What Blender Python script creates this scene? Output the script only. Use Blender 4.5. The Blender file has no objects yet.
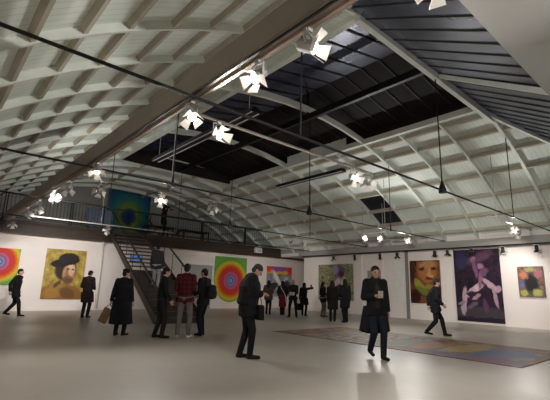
import bpy, bmesh, math, random
from mathutils import Vector, Matrix
random.seed(7)
PI = math.pi
SC = bpy.context.scene
COL = SC.collection

# ------------------------------------------------------------------ camera, world, exposure
YAW, PITCH, ROLL = math.radians(41.0), math.radians(12.5), math.radians(1.6)
cam_d = bpy.data.cameras.new('camera'); cam = bpy.data.objects.new('view_camera', cam_d); COL.objects.link(cam)
fw = Vector((math.sin(YAW) * math.cos(PITCH), math.cos(YAW) * math.cos(PITCH), math.sin(PITCH)))
rt = Vector((math.cos(YAW), -math.sin(YAW), 0)); up = rt.cross(fw)
rt2 = rt * math.cos(ROLL) + up * math.sin(ROLL); up2 = -rt * math.sin(ROLL) + up * math.cos(ROLL)
M = Matrix((rt2, up2, -fw)).transposed().to_4x4(); M.translation = (0, 0, 1.225)
cam.matrix_world = M
cam_d.sensor_fit = 'HORIZONTAL'; cam_d.sensor_width = 36; cam_d.lens = 36 * 400 / 550
cam_d.clip_start = 0.05; cam_d.clip_end = 200
SC.camera = cam
W = bpy.data.worlds.new('world'); SC.world = W; W.use_nodes = True
W.node_tree.nodes['Background'].inputs[0].default_value = (0.02, 0.03, 0.06, 1)
W.node_tree.nodes['Background'].inputs[1].default_value = 0.3
vs = SC.view_settings
vs.view_transform = 'Standard'; vs.look = 'None'; vs.gamma = 1; vs.use_curve_mapping = False
vs.exposure = 0.25
LAMP = (1.0, 0.975, 0.93)
POWER = 1.0

# ------------------------------------------------------------------ materials
class G:
    """small helper round a node tree"""
    def __init__(s, name):
        s.m = bpy.data.materials.new(name); s.m.use_nodes = True
        s.t = s.m.node_tree; s.b = s.t.nodes['Principled BSDF']
    def n(s, t, **k):
        x = s.t.nodes.new(t)
        for a, v in k.items(): setattr(x, a, v)
        return x
    def put(s, sock, v):
        if isinstance(v, bpy.types.NodeSocket): s.t.links.new(v, sock)
        elif isinstance(v, (tuple, list)) and len(v) == 3 and sock.type == 'RGBA': sock.default_value = (*v, 1)
        else: sock.default_value = v
    def ma(s, op, a, b=0.0, c=None):
        x = s.n('ShaderNodeMath', operation=op); s.put(x.inputs[0], a); s.put(x.inputs[1], b)
        if c is not None: s.put(x.inputs[2], c)
        return x.outputs[0]
    def mix(s, f, a, b, blend='MIX'):
        x = s.n('ShaderNodeMix', data_type='RGBA', blend_type=blend)
        s.put(x.inputs[0], f); s.put(x.inputs[6], a); s.put(x.inputs[7], b); return x.outputs[2]
    def coord(s, which='Object'): return s.n('ShaderNodeTexCoord').outputs[which]
    def sep(s, v):
        x = s.n('ShaderNodeSeparateXYZ'); s.put(x.inputs[0], v); return x.outputs
    def comb(s, a, b, c=0.0):
        x = s.n('ShaderNodeCombineXYZ'); s.put(x.inputs[0], a); s.put(x.inputs[1], b); s.put(x.inputs[2], c); return x.outputs[0]
    def noise(s, vec, scale, detail=4, rough=.55, out=0):
        x = s.n('ShaderNodeTexNoise'); s.put(x.inputs['Vector'], vec); x.inputs['Scale'].default_value = scale
        x.inputs['Detail'].default_value = detail; x.inputs['Roughness'].default_value = rough; return x.outputs[out]
    def voro(s, vec, scale, out='Color', feat='F1'):
        x = s.n('ShaderNodeTexVoronoi', feature=feat); s.put(x.inputs['Vector'], vec); x.inputs['Scale'].default_value = scale; return x.outputs[out]
    def ramp(s, f, stops, interp='LINEAR'):
        x = s.n('ShaderNodeValToRGB'); e = x.color_ramp; e.interpolation = interp
        while len(e.elements) < len(stops): e.elements.new(1)
        for el, (p, c) in zip(e.elements, stops): el.position = p; el.color = (*c, 1)
        s.put(x.inputs[0], f); return x.outputs[0]
    def rng(s, v, a, b, c, d, smooth=True):
        x = s.n('ShaderNodeMapRange', interpolation_type='SMOOTHSTEP' if smooth else 'LINEAR')
        for i, q in enumerate((v, a, b, c, d)): s.put(x.inputs[i], q)
        return x.outputs[0]
    def bump(s, h, strength=.2, dist=.01):
        x = s.n('ShaderNodeBump'); x.inputs['Strength'].default_value = strength; x.inputs['Distance'].default_value = dist
        s.put(x.inputs['Height'], h); s.put(s.b.inputs['Normal'], x.outputs[0])
    def fin(s, col, rough=.6, metal=0.0, spec=.5):
        s.put(s.b.inputs['Base Color'], col); s.put(s.b.inputs['Roughness'], rough)
        s.b.inputs['Metallic'].default_value = metal; s.b.inputs['Specular IOR Level'].default_value = spec
        return s.m

def plain(name, c, rough=.6, metal=0.0, var=.12, scale=6, spec=.4, bump=0):
    g = G(name); o = g.coord(); nz = g.noise(o, scale, 3)
    k = g.rng(nz, .3, .7, 1 - var, 1 + var, False)
    col = g.mix(1.0, c, g.comb(k, k, k), 'MULTIPLY')
    if bump: g.bump(g.noise(o, scale * 12, 3), bump, .01)
    return g.fin(col, rough, metal, spec)
def emit(name, c, s):
    g = G(name); g.b.inputs['Base Color'].default_value = (*c, 1); g.b.inputs['Emission Color'].default_value = (*c, 1)
    g.b.inputs['Emission Strength'].default_value = s; return g.m

def floor_mat():
    g = G('polished_concrete'); o = g.coord()
    a = g.noise(o, .35, 5, .6); b = g.noise(o, 3.0, 5, .65)
    col = g.mix(g.rng(a, .35, .65, 0, 1), (.42, .375, .32), (.48, .43, .37))
    col = g.mix(g.ma('MULTIPLY', g.rng(b, .35, .75, 0, 1), .25), col, (.42, .38, .33))
    x = g.sep(o)
    def seam(v, per):
        f = g.ma('ABSOLUTE', g.ma('SUBTRACT', g.ma('FRACT', g.ma('DIVIDE', v, per)), .5)); return g.rng(f, .4985, .4995, 0, 1)
    sm = g.ma('MAXIMUM', seam(x[0], 6.1), seam(x[1], 5.3))
    col = g.mix(g.ma('MULTIPLY', sm, .35), col, (.27, .25, .22))
    rough = g.rng(g.noise(o, .6, 4, .6), .3, .75, .34, .46, False)
    g.bump(g.noise(o, 25, 3), .03, .005)
    return g.fin(col, rough, 0, .4)
def wall_mat(name, c, boards=False):
    g = G(name); o = g.coord(); n1 = g.noise(o, .8, 4)
    k = g.rng(n1, .3, .7, .95, 1.03, False)
    col = g.mix(1.0, c, g.comb(k, k, k), 'MULTIPLY'); g.bump(g.noise(o, 60, 2), .04, .004)
    return g.fin(col, .75, 0, .3)
def boarded_mat():
    g = G('white_boarding'); o = g.coord('UV'); x = g.sep(o)
    f = g.ma('ABSOLUTE', g.ma('SUBTRACT', g.ma('FRACT', g.ma('DIVIDE', x[0], .16)), .5)); line = g.rng(f, .44, .5, 0, 1)
    n1 = g.noise(g.coord(), 1.2, 4); k = g.rng(n1, .3, .7, .9, 1.05, False)
    col = g.mix(1.0, (.79, .86, .80), g.comb(k, k, k), 'MULTIPLY'); col = g.mix(g.ma('MULTIPLY', line, .55), col, (.36, .35, .31))
    g.bump(g.ma('MULTIPLY', line, -1), .5, .01)
    return g.fin(col, .7, 0, .3)
def metal_sheet(name, c1, c2, rough):
    g = G(name); o = g.coord(); n1 = g.noise(o, .7, 4)
    col = g.mix(g.rng(n1, .35, .65, 0, 1), c1, c2)
    g.bump(g.noise(o, 1.6, 2), .25, .05)
    return g.fin(col, rough, .3 if rough < .5 else 0, .5 if rough < .5 else .15)
def plaid_mat():
    g = G('red_plaid'); x = g.sep(g.coord())
    def band(v, p, w):
        f = g.ma('FRACT', g.ma('DIVIDE', v, p)); return g.rng(g.ma('ABSOLUTE', g.ma('SUBTRACT', f, .5)), w - .03, w + .03, 1, 0)
    a = g.ma('MULTIPLY', band(x[0], .11, .26), .6); b = g.ma('MULTIPLY', band(x[2], .11, .26), .6)
    col = g.mix(a, (.11, .009, .013), (.022, .005, .008)); col = g.mix(b, col, (.02, .005, .009))
    return g.fin(col, .85, 0, .2)

# pictures: blobs of paint over a noisy ground, coordinates from the canvas itself
def picture(name, axis, ground, blobs, warp=.08, gscale=5, stroke=.35, flip=False, rough=.45, bl=1.0):
    g = G(name); c = g.sep(g.coord('Generated'))
    u, v = c[axis], c[2] if axis != 2 else c[1]
    if flip: u = g.ma('SUBTRACT', 1.0, u)
    uv = g.comb(u, v, 0)
    nz = g.sep(g.noise(uv, 6, 4, .6, 1))
    u2 = g.ma('ADD', u, g.ma('MULTIPLY', g.ma('SUBTRACT', nz[0], .5), warp * 2)); v2 = g.ma('ADD', v, g.ma('MULTIPLY', g.ma('SUBTRACT', nz[1], .5), warp * 2))
    col = g.ramp(g.noise(uv, gscale, 5, .65), ground)
    for (cx, cy, rx, ry, rot, cc, soft) in blobs:
        du = g.ma('SUBTRACT', u2, cx); dv = g.ma('SUBTRACT', v2, cy); cr, sr = math.cos(rot), math.sin(rot)
        a = g.ma('DIVIDE', g.ma('ADD', g.ma('MULTIPLY', du, cr), g.ma('MULTIPLY', dv, sr)), rx)
        b = g.ma('DIVIDE', g.ma('SUBTRACT', g.ma('MULTIPLY', dv, cr), g.ma('MULTIPLY', du, sr)), ry)
        d = g.ma('SQRT', g.ma('ADD', g.ma('MULTIPLY', a, a), g.ma('MULTIPLY', b, b)))
        col = g.mix(g.rng(d, 1 - soft, 1 + soft, 1, 0), col, cc)
    st = g.sep(g.noise(uv, 28, 3, .6, 1))
    col = g.mix(stroke, col, g.mix(1.0, col, g.comb(g.ma('MULTIPLY', st[0], 2), g.ma('MULTIPLY', st[1], 2), g.ma('MULTIPLY', st[2], 2)), 'MULTIPLY'))
    return g.fin(col, rough, 0, .3)
def rings(name, cx, cy, rmax, aspect):
    g = G(name); c = g.sep(g.coord('Generated'))
    u = g.ma('MULTIPLY', g.ma('SUBTRACT', c[0], cx), aspect); v = g.ma('SUBTRACT', c[2], cy)
    d = g.ma('DIVIDE', g.ma('SQRT', g.ma('ADD', g.ma('MULTIPLY', u, u), g.ma('MULTIPLY', v, v))), rmax)
    ang = g.ma('ARCTAN2', v, u); d = g.ma('ADD', d, g.ma('MULTIPLY', g.ma('SINE', g.ma('MULTIPLY', ang, 24)), .008))
    d = g.ma('ADD', d, g.ma('MULTIPLY', g.ma('SUBTRACT', g.noise(g.comb(c[0], c[2]), 14, 3), .5), .05))
    col = g.ramp(d, [(0, (.02, .02, .04)), (.05, (.42, .50, .56)), (.10, (.06, .09, .22)), (.17, (.30, .28, .45)), (.25, (.26, .09, .26)), (.33, (.55, .14, .25)),
                     (.40, (.58, .04, .07)), (.58, (.62, .05, .015)), (.68, (.66, .22, .015)), (.77, (.66, .47, .035)), (.85, (.36, .44, .045)), (.92, (.12, .32, .05)), (1, (.15, .38, .07))])
    return g.fin(col, .6, 0, .2)

M_ = {}
M_['floor'] = floor_mat()
M_['wall'] = wall_mat('white_plaster', (.86, .775, .735))
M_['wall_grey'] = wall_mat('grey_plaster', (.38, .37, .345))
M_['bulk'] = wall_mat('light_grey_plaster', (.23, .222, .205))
M_['ledge'] = wall_mat('grey_concrete', (.34, .325, .30))
M_['board'] = boarded_mat()
M_['rib'] = plain('white_painted_rib', (.70, .74, .68), .6, var=.08, scale=2)
M_['purlin'] = plain('beige_painted_purlin', (.46, .42, .34), .65, var=.10, scale=2)
M_['girder'] = plain('taupe_painted_steel', (.24, .20, .165), .5, .1, .10, 3)
M_['black'] = plain('black_metal', (.012, .012, .013), .45, .3, .2)
M_['dark_wood'] = plain('dark_brown_wood', (.045, .028, .02), .55, 0, .25, 8)
M_['roof_dark'] = metal_sheet('dark_brown_roof_sheet', (.012, .0095, .0085), (.019, .0155, .0135), .7)
M_['roof_blue'] = metal_sheet('blue_grey_roof_sheet', (.055, .062, .098), (.10, .112, .168), .26)
M_['roof_slate'] = metal_sheet('slate_blue_roof_sheet', (.018, .022, .055), (.048, .058, .125), .25)
M_['bar'] = plain('pale_bar_paint', (.52, .47, .43), .5)
M_['batten'] = plain('dark_batten', (.02, .018, .017), .6)
M_['grey_metal'] = plain('grey_metal', (.42, .41, .40), .4, .4)
M_['white_metal'] = plain('white_metal', (.80, .77, .72), .4, 0, .05)
M_['lens'] = emit('lit_lens', (1.0, .93, .82), 15)
M_['lens_off'] = plain('unlit_lens', (.10, .10, .11), .1)
M_['tube'] = plain('reflector_strip', (.85, .86, .88), .3, .2, .05)
M_['glow'] = emit('downlight_glow', (1.0, .85, .66), 8)
M_['screen'] = emit('blue_screen', (.10, .25, .6), .3)
M_['glass_dark'] = plain('dark_glass', (.02, .024, .035), .12, 0, .1)
M_['glass_grey'] = plain('grey_mesh_panel', (.22, .23, .22), .4, 0, .2, 30)

# ------------------------------------------------------------------ mesh building
class MB:
    def __init__(s): s.v = []; s.f = []; s.uv = {}
    def add(s, vs, fs):
        k = len(s.v); s.v += [tuple(p) for p in vs]; s.f += [tuple(i + k for i in f) for f in fs]; return s
    def box(s, a, b):
        x0, y0, z0 = a; x1, y1, z1 = b
        return s.add([(x0, y0, z0), (x1, y0, z0), (x1, y1, z0), (x0, y1, z0), (x0, y0, z1), (x1, y0, z1), (x1, y1, z1), (x0, y1, z1)],
                     [(0, 3, 2, 1), (4, 5, 6, 7), (0, 1, 5, 4), (1, 2, 6, 5), (2, 3, 7, 6), (3, 0, 4, 7)])
    def tube(s, a, b, r0, r1=None, n=10):
        r1 = r0 if r1 is None else r1; a = Vector(a); b = Vector(b); w = (b - a).normalized()
        u = w.orthogonal().normalized(); t = w.cross(u); vs = []
        for p, r in ((a, r0), (b, r1)):
            for i in range(n):
                q = 2 * PI * i / n; vs.append(p + (u * math.cos(q) + t * math.sin(q)) * r)
        return s.add(vs, [(i, (i + 1) % n, n + (i + 1) % n, n + i) for i in range(n)] + [tuple(range(n))[::-1], tuple(range(n, 2 * n))])
    def beam(s, a, b, w, h, upv=(0, 0, 1)):
        a = Vector(a); b = Vector(b); d = (b - a).normalized(); sd = d.cross(Vector(upv)).normalized() * (w / 2); uu = sd.cross(d).normalized() * (h / 2)
        vs = [p + i * sd + j * uu for p in (a, b) for i, j in ((-1, -1), (1, -1), (1, 1), (-1, 1))]
        return s.add(vs, [(0, 3, 2, 1), (4, 5, 6, 7), (0, 1, 5, 4), (1, 2, 6, 5), (2, 3, 7, 6), (3, 0, 4, 7)])
    def prism(s, pts, d):
        n = len(pts); d = Vector(d); vs = [Vector(p) for p in pts]; vs += [p + d for p in vs]
        return s.add(vs, [tuple(range(n))[::-1], tuple(range(n, 2 * n))] + [(i, (i + 1) % n, n + (i + 1) % n, n + i) for i in range(n)])
    def ball(s, c, r, n=12, m=8):
        vs = [(c[0], c[1], c[2] - r)]
        for j in range(1, m):
            a = -PI / 2 + PI * j / m
            for i in range(n): q = 2 * PI * i / n; vs.append((c[0] + r * math.cos(a) * math.cos(q), c[1] + r * math.cos(a) * math.sin(q), c[2] + r * math.sin(a)))
        vs.append((c[0], c[1], c[2] + r)); L = len(vs) - 1
        fs = [(0, 1 + (i + 1) % n, 1 + i) for i in range(n)]
        for j in range(m - 2):
            for i in range(n): a = 1 + j * n + i; b = 1 + j * n + (i + 1) % n; fs.append((a, b, b + n, a + n))
        k = 1 + (m - 2) * n; fs += [(k + i, k + (i + 1) % n, L) for i in range(n)]
        return s.add(vs, fs)
    def mesh(s, name, mat, smooth=False, bevel=0):
        me = bpy.data.meshes.new(name); me.from_pydata(s.v, [], s.f); me.update()
        bm = bmesh.new(); bm.from_mesh(me); bmesh.ops.recalc_face_normals(bm, faces=bm.faces)
        if bevel: bmesh.ops.bevel(bm, geom=bm.edges[:], offset=bevel, segments=2, affect='EDGES', clamp_overlap=True)
        bm.to_mesh(me); bm.free()
        if mat: me.materials.append(mat)
        if smooth:
            for p in me.polygons: p.use_smooth = True
        return me
    def obj(s, name, mat, parent=None, smooth=False, bevel=0):
        return link(name, s.mesh(name, mat, smooth, bevel), parent)
def link(name, data, parent=None, loc=None):
    o = bpy.data.objects.new(name, data); COL.objects.link(o)
    if parent: o.parent = parent
    if loc is not None: o.location = loc
    return o
def tag(o, label, cat, group=None):
    o['label'] = label; o['category'] = cat
    if group: o['group'] = group
    return o
def thing(name, label, cat, loc=(0, 0, 0), rz=0, group=None):
    o = link(name, None, None, loc); o.rotation_euler.z = rz; o.empty_display_size = .1
    return tag(o, label, cat, group)
def struct(o): o['kind'] = 'structure'; return o
def bx(name, a, b, mat, parent=None, bevel=0): return MB().box(a, b).obj(name, mat, parent, bevel=bevel)

# ------------------------------------------------------------------ the shell
XL, XR, Y0, YE, YB = -.38, 18.03, -4.0, 20.5, 25.3
CX, CZ, RR = 8.84, -6.97, 13.93
def zc(x, r=RR): return CZ + math.sqrt(max(r * r - (x - CX) ** 2, 0))
OL, OR_, YO0, YO1 = 5.9, 11.85, 4.3, 17.3
THK = .20; THL = .14
struct(bx('floor', (XL, Y0, -.2), (25.0, YB, 0), M_['floor']))
struct(bx('wall_left', (XL - .2, Y0, 0), (XL, YB, 4.6), M_['wall']))
struct(bx('wall_right', (XR, Y0, 0), (XR + .25, 17.8, 4.3), M_['wall']))
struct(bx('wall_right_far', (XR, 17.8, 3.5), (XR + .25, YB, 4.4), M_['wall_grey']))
struct(bx('wall_end', (XL, YE, 0), (25.0, YE + .25, 3.3), M_['wall']))
struct(bx('wall_side_room', (24.8, 17.8, 0), (25.0, YE, 3.3), M_['wall']))
struct(bx('wall_side_front', (XR + .25, 17.6, 0), (25.0, 17.8, 3.3), M_['wall']))
struct(bx('ceiling_side_room', (XR + .02, 17.8, 3.3), (25.0, YE + .25, 3.5), M_['wall']))
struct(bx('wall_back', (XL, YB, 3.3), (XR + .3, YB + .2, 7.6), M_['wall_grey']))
struct(bx('wall_near', (XL, Y0 - .2, 0), (XR, Y0, 4.7), M_['wall']))
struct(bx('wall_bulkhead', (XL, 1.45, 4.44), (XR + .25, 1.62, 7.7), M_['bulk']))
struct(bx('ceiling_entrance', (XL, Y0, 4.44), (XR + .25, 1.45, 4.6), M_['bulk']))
# vault skin (boarded), with the opening left free
def strip(name, x0, x1, y0, y1, n=18, ylo=None):
    mb = MB(); r = RR + (THL if x1 < CX else THK); a0 = math.asin((x0 - CX) / r); a1 = math.asin((x1 - CX) / r); uv = []
    for i in range(n + 1):
        a = a0 + (a1 - a0) * i / n; x = CX + r * math.sin(a); z = CZ + r * math.cos(a); ya = y0 if ylo is None else ylo(x)
        mb.v += [(x, ya, z), (x, y1, z), (x, ya, z + .08), (x, y1, z + .08)]; uv.append(a * r)
    for i in range(n):
        k = 4 * i; mb.f += [(k, k + 4, k + 5, k + 1), (k + 2, k + 3, k + 7, k + 6), (k, k + 2, k + 6, k + 4), (k + 1, k + 5, k + 7, k + 3)]
    mb.f += [(0, 1, 3, 2), (4 * n, 4 * n + 2, 4 * n + 3, 4 * n + 1)]
    o = mb.obj(name, M_['board'])
    me = o.data; ul = me.uv_layers.new(name='UVMap')
    for p in me.polygons:
        for li in p.loop_indices:
            v = me.vertices[me.loops[li].vertex_index].co; ul.data[li].uv = (v.y, math.asin((v.x - CX) / r) * r)
    return struct(o)
def hipz(y): return 6.55 - .63 * (4.3 - y)
def hipy(x): return min(max(4.3 - (6.55 - zc(x, RR)) / .63, 1.6), 4.3)
strip('ceiling_vault_left', XL, OL, 1.6, YB)
strip('ceiling_vault_right', OR_, XR + .02, YO0, YB)
strip('ceiling_vault_far', OL, OR_, YO1, YB)
strip('ceiling_vault_near', OR_, XR + .02, 1.6, YO0, 24, hipy)
# ribs (arches) and purlins
def arch(mb, x0, x1, y, w, d, r_in, n=22):
    a0 = math.asin((x0 - CX) / RR); a1 = math.asin((x1 - CX) / RR); k0 = len(mb.v)
    for i in range(n + 1):
        a = a0 + (a1 - a0) * i / n
        for r in (r_in, r_in + d):
            for s in (-1, 1): mb.v.append((CX + r * math.sin(a), y + s * w / 2, CZ + r * math.cos(a)))
    for i in range(n):
        k = k0 + 4 * i; mb.f += [(k, k + 1, k + 5, k + 4), (k + 2, k + 6, k + 7, k + 3), (k, k + 4, k + 6, k + 2), (k + 1, k + 3, k + 7, k + 5)]
    k = k0 + 4 * n; mb.f += [(k0, k0 + 2, k0 + 3, k0 + 1), (k, k + 1, k + 3, k + 2)]
    return mb
SP = 13.0 / 9
for k in range(-1, 15):
    y = YO0 + SP * k
    main = (k % 3 == 0)
    if y > YB - .2: continue
    w = .10 if main else .06
    if k < 0:
        xs = max(x / 100 for x in range(1185, 1790, 2) if hipy(x / 100) >= y - .05) if y < 4.3 else OR_
        spans = [(XL, OL), (xs + .1, XR)]
    elif k == 0: spans = [(XL, OL), (OR_, XR)]
    elif 0 < k < 9: spans = [(XL, XR)] if main else [(XL, OL), (OR_, XR)]
    else: spans = [(XL, XR)]
    for a, b in spans: struct(arch(MB(), a, b, y, w, THL if b < CX else THK, RR).obj('ceiling_rib', M_['rib']))
PUR = [.66, 1.27, 1.9, 2.62, 3.35, 4.08, 4.8, 5.42, 12.3, 13.15, 14.15, 15.1, 16.1, 16.95, 17.62]
for x in PUR:
    a = math.asin((x - CX) / RR); n = Vector((math.sin(a), 0, math.cos(a)))
    th = THL if x < CX else THK; p = Vector((CX, 0, CZ)) + n * (RR + th / 2 + .012)
    ya = 1.62 if x < CX else hipy(x) + .05
    struct(MB().beam((p.x, ya, p.z), (p.x, YB, p.z), .075, th - .025, n).obj('ceiling_purlin', M_['purlin']))
for x in (7.4, 10.3):   # far vault, beyond the opening
    p = (x, 0, zc(x, RR + THK / 2))
    struct(MB().box((x - .04, YO1, p[2] - .11), (x + .04, YB, p[2] + .11)).obj('ceiling_purlin', M_['purlin']))
RZ, EZ = 7.66, zc(OL) + .42
# edge trimmers of the opening, ridge pipe, lantern roof
for i, x in enumerate((OL, OR_)):
    z = zc(x); s = 1 if i else -1
    struct(bx('trim_%d' % (i + 1), (x - .08, YO0, z - .02), (x + .08, YO1, z + .17), M_['rib']))
    struct(bx('wall_curb_' + ('right' if i else 'left'), (x - .05, YO0, z + .17), (x + .05, YO1, EZ), M_['roof_dark']))
struct(MB().beam((OL - .1, YO0, 6.62), (OR_ + .7, YO0, 6.48), .12, .2).obj('trim_3', M_['rib']))
struct(bx('trim_4', (OL, YO1 - .06, zc(OL)), (OR_, YO1 + .06, zc(OL) + .5), M_['roof_dark']))
def slope(name, x0, z0, x1, z1, y0, y1, mat, step):
    mb = MB(); mb.prism([(x0, y0, z0), (x1, y0, z1), (x1, y0, z1 + .06), (x0, y0, z0 + .06)], (0, y1 - y0, 0))
    o = struct(mb.obj(name, mat)); b = MB(); y = y0 + step / 2
    while y < y1: b.beam((x0, y, z0 - .01), (x1, y, z1 - .01), .035, .045); y += step
    struct(b.obj(name + '_battens', M_['batten'])); return o
slope('ceiling_lantern_left', OL - .05, EZ, CX, RZ, YO0, YO1, M_['roof_slate'], .62)
slope('ceiling_lantern_right', OR_ + .05, EZ, CX, RZ, YO0, YO1, M_['roof_dark'], .62)
for i, (y, nm) in enumerate(((YO0 - .02, 'near'), (YO1 + .02, 'far'))):
    struct(MB().prism([(OL, y, EZ - .3), (OR_, y, EZ - .3), (OR_, y, EZ), (CX, y, RZ + .05), (OL, y, EZ)], (0, .06, 0)).obj('wall_lantern_' + nm, M_['roof_dark']))
struct(MB().beam((CX, YO0, 6.78), (CX, YO1, 6.78), .12, .2).obj('trim_5', M_['black']))
for y in (YO0 + SP * 3, YO0 + SP * 6): struct(MB().tube((CX, y, 6.9), (CX, y, RZ), .04).obj('trim_6', M_['black']))
struct(bx('trim_7', (OR_ - .09, 9.4, zc(OR_) + .17), (OR_ - .05, 12.75, zc(OR_) + .47), M_['rib']))
# sloping sheeted roof between the opening and the bulkhead
mb = MB(); zt = hipz(4.3) + .1
mb.prism([(5.3, 4.28, zt), (17.6, 4.28, zt), (17.6, 1.55, hipz(1.55) + .1), (2.6, 1.55, hipz(1.55) + .1)], (0, .02, .06))
struct(mb.obj('ceiling_hip', M_['roof_blue']))
b = MB(); x = 5.5
while x < 17.2: b.beam((x, 4.26, zt - .01), (x - .62, 1.6, hipz(1.6) + .09), .03, .035); x += .5
struct(b.obj('ceiling_hip_battens', M_['batten']))
struct(MB().beam((9.1, 4.24, zt - .06), (8.45, 1.62, hipz(1.62) + .02), .10, .12).obj('trim_8', M_['rib']))
mb = MB()
ps = [(x / 10, hipy(x / 10), zc(x / 10, RR)) for x in range(119, 165, 3)]
for a, c in zip(ps, ps[1:]): mb.beam((a[0], a[1], a[2] + .03), (c[0], c[1], c[2] + .03), .09, .12)
struct(mb.obj('trim_9', M_['rib']))
# concrete ledge over the right wall
struct(bx('trim_10', (XR - .5, 1.62, 3.22), (XR, 17.8, 3.5), M_['ledge']))
struct(bx('trim_11', (XR - .40, 1.62, 3.17), (XR - .33, 17.6, 3.22), M_['black']))
struct(bx('trim_12', (XL, 1.62, 3.3), (XL + .25, YB, 3.55), M_['ledge']))
# right wall furniture of the shell
struct(bx('trim_13', (XR - .05, 10.85, .72), (XR, 11.5, 3.2), M_['white_metal']))
struct(bx('trim_14', (XR - .10, 10.62, .0), (XR, 10.75, 3.2), M_['bulk']))
struct(bx('trim_15', (XR - .06, 12.05, .0), (XR, 12.15, 3.2), M_['wall']))
struct(bx('trim_16', (XR - .08, 13.35, .0), (XR, 13.47, 3.2), M_['wall']))
# roof panes
def vault_pane(n, x0, x1, y0, y1, mat):
    r = RR + (THL if x0 < CX else THK) - .02; q = [(CX + r * math.sin(a), CZ + r * math.cos(a)) for a in (math.asin((x0 - CX) / RR), math.asin((x1 - CX) / RR))]
    mb = MB().prism([(q[0][0], y0, q[0][1]), (q[1][0], y0, q[1][1]), (q[1][0], y1, q[1][1]), (q[0][0], y1, q[0][1])], (0, 0, .015))
    struct(mb.obj('window_%d' % n, mat))
vault_pane(1, 15.14, 16.06, YO0 + SP * 4 + .06, YO0 + SP * 5 - .06, M_['glass_dark'])
vault_pane(2, 16.14, 16.91, YO0 + SP * 4 + .06, YO0 + SP * 5 - .06, M_['glass_dark'])
vault_pane(3, 1.31, 1.86, YO0 + SP * 5 + .06, YO0 + SP * 6 - .06, M_['glass_grey'])
vault_pane(4, 1.94, 2.58, YO0 + SP * 5 + .06, YO0 + SP * 6 - .06, M_['glass_grey'])
# mezzanine
YM = 20.0
struct(bx('floor_mezzanine', (XL, YM + .12, 3.55), (XR, YB, 3.80), M_['dark_wood']))
struct(bx('ceiling_under_mezzanine', (XL, YM + .12, 3.30), (XR, YE, 3.55), M_['wall']))
struct(bx('trim_17', (XL, YM, 3.22), (XR + 6.0, YM + .12, 3.82), M_['dark_wood']))
# doorway recess in the end wall, right of the stair
d = struct(bx('door_1', (11.45, YE - .06, 0), (13.0, YE + .02, 2.45), M_['wall_grey']))
bx('door_frame', (11.35, YE - .09, 0), (11.45, YE, 2.52), M_['white_metal'], d)
bx('door_frame', (13.0, YE - .09, 0), (13.1, YE, 2.52), M_['white_metal'], d)
bx('door_frame', (11.45, YE - .09, 2.45), (13.0, YE, 2.52), M_['white_metal'], d)
bx('door_handle', (12.2, YE - .11, 1.0), (12.24, YE - .06, 1.18), M_['black'], d)

# ------------------------------------------------------------------ girder, rods, bars, fixtures
t = thing('ceiling_girder', 'long taupe steel girder running overhead below the left half of the vault', 'girder', (2.385, 9, 3.74))
bx('web', (-.07, -11.5, -.04), (.07, YM - 9.0, .30), M_['girder'], t, .01)
bx('bottom_flange', (-.10, -11.5, -.06), (.10, YM - 9.0, -.03), M_['girder'], t, .006)
bx('lighting_track', (.02, -11.4, -.085), (.055, YM - 9.05, -.06), plain('pinkish_track', (.40, .30, .25), .4, .2), t)
bx('lighting_track', (-.07, -11.4, -.075), (-.045, YM - 9.05, -.06), M_['black'], t)

RODY = [YO0, YO0 + SP * 3, YO0 + SP * 6, YO0 + SP * 9]
RL = ['thick black tie rod crossing nearest above the camera, over the girder', 'black tie rod second from the camera, with two cone couplings',
      'thin black tie rod third from the camera, in front of the mezzanine railing', 'thin black tie rod farthest from the camera, just before the mezzanine']
for i, y in enumerate(RODY):
    z = 3.62; t = thing('tie_rod', RL[i], 'rod', (CX, y, z))
    MB().tube((XL - CX, 0, 0), (XR - .1 - CX, 0, -.06), .022).obj('rod', M_['black'], t)
    for j, x in enumerate((4.24, 8.95, 13.5)):
        if i == 3 and j != 1: continue
        top = 6.5 if (i == 0 and j == 1) else zc(x) + (.02 if j != 1 or i else 0)
        MB().tube((x - CX, 0, -.02), (x - CX, 0, top - z), .014).obj('hanger', M_['black'], t)
        m = MB(); m.tube((x - CX, 0, -.09), (x - CX, 0, .0), .09 if j == 1 else .035, .085 if j == 1 else .035, 14)
        m.tube((x - CX, 0, 0), (x - CX, 0, .2), .085 if j == 1 else .03, .02, 14)
        if j == 1 or i == 1: m.obj('coupling', M_['black'], t)
BARZ = 3.585
def bar(x0, x1, y, label, z=BARZ, drops=()):
    t = thing('lighting_bar', label, 'lighting bar', (x0, y, z))
    MB().tube((0, 0, 0), (x1 - x0, 0, 0), .024, n=12).obj('tube', M_['bar'], t, True)
    for d_, zt_ in drops: MB().tube((d_ - x0, 0, .02), (d_ - x0, 0, zt_ - z), .01).obj('drop_rod', M_['grey_metal'], t)
    for e in (0, x1 - x0): MB().tube((e - .012, 0, 0), (e + .012, 0, 0), .03, n=12).obj('end_cap', M_['grey_metal'], t)
    return t
bar(2.45, 6.75, 4.67, 'white lighting bar reaching right from the girder nearest the camera', drops=((2.45, 3.66),))
bar(2.4, 6.85, 9.45, 'white lighting bar reaching right from the girder, second from the camera', drops=((2.45, 3.66), (4.6, zc(4.6))))
bar(2.4, 8.35, 16.6, 'white lighting bar low in front of the mezzanine railing', z=3.56, drops=((2.45, 3.66), (5.2, zc(5.2))))
bar(12.5, 17.6, 13.45, 'white lighting bar reaching in from the right ledge at the far end', drops=((13.2, zc(13.2)), (17.55, 3.4)))
bar(13.6, 17.6, 5.05, 'white lighting bar reaching in from the right ledge in front of the purple picture', z=3.72, drops=((14.2, zc(14.2)), (17.55, 3.4)))
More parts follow.
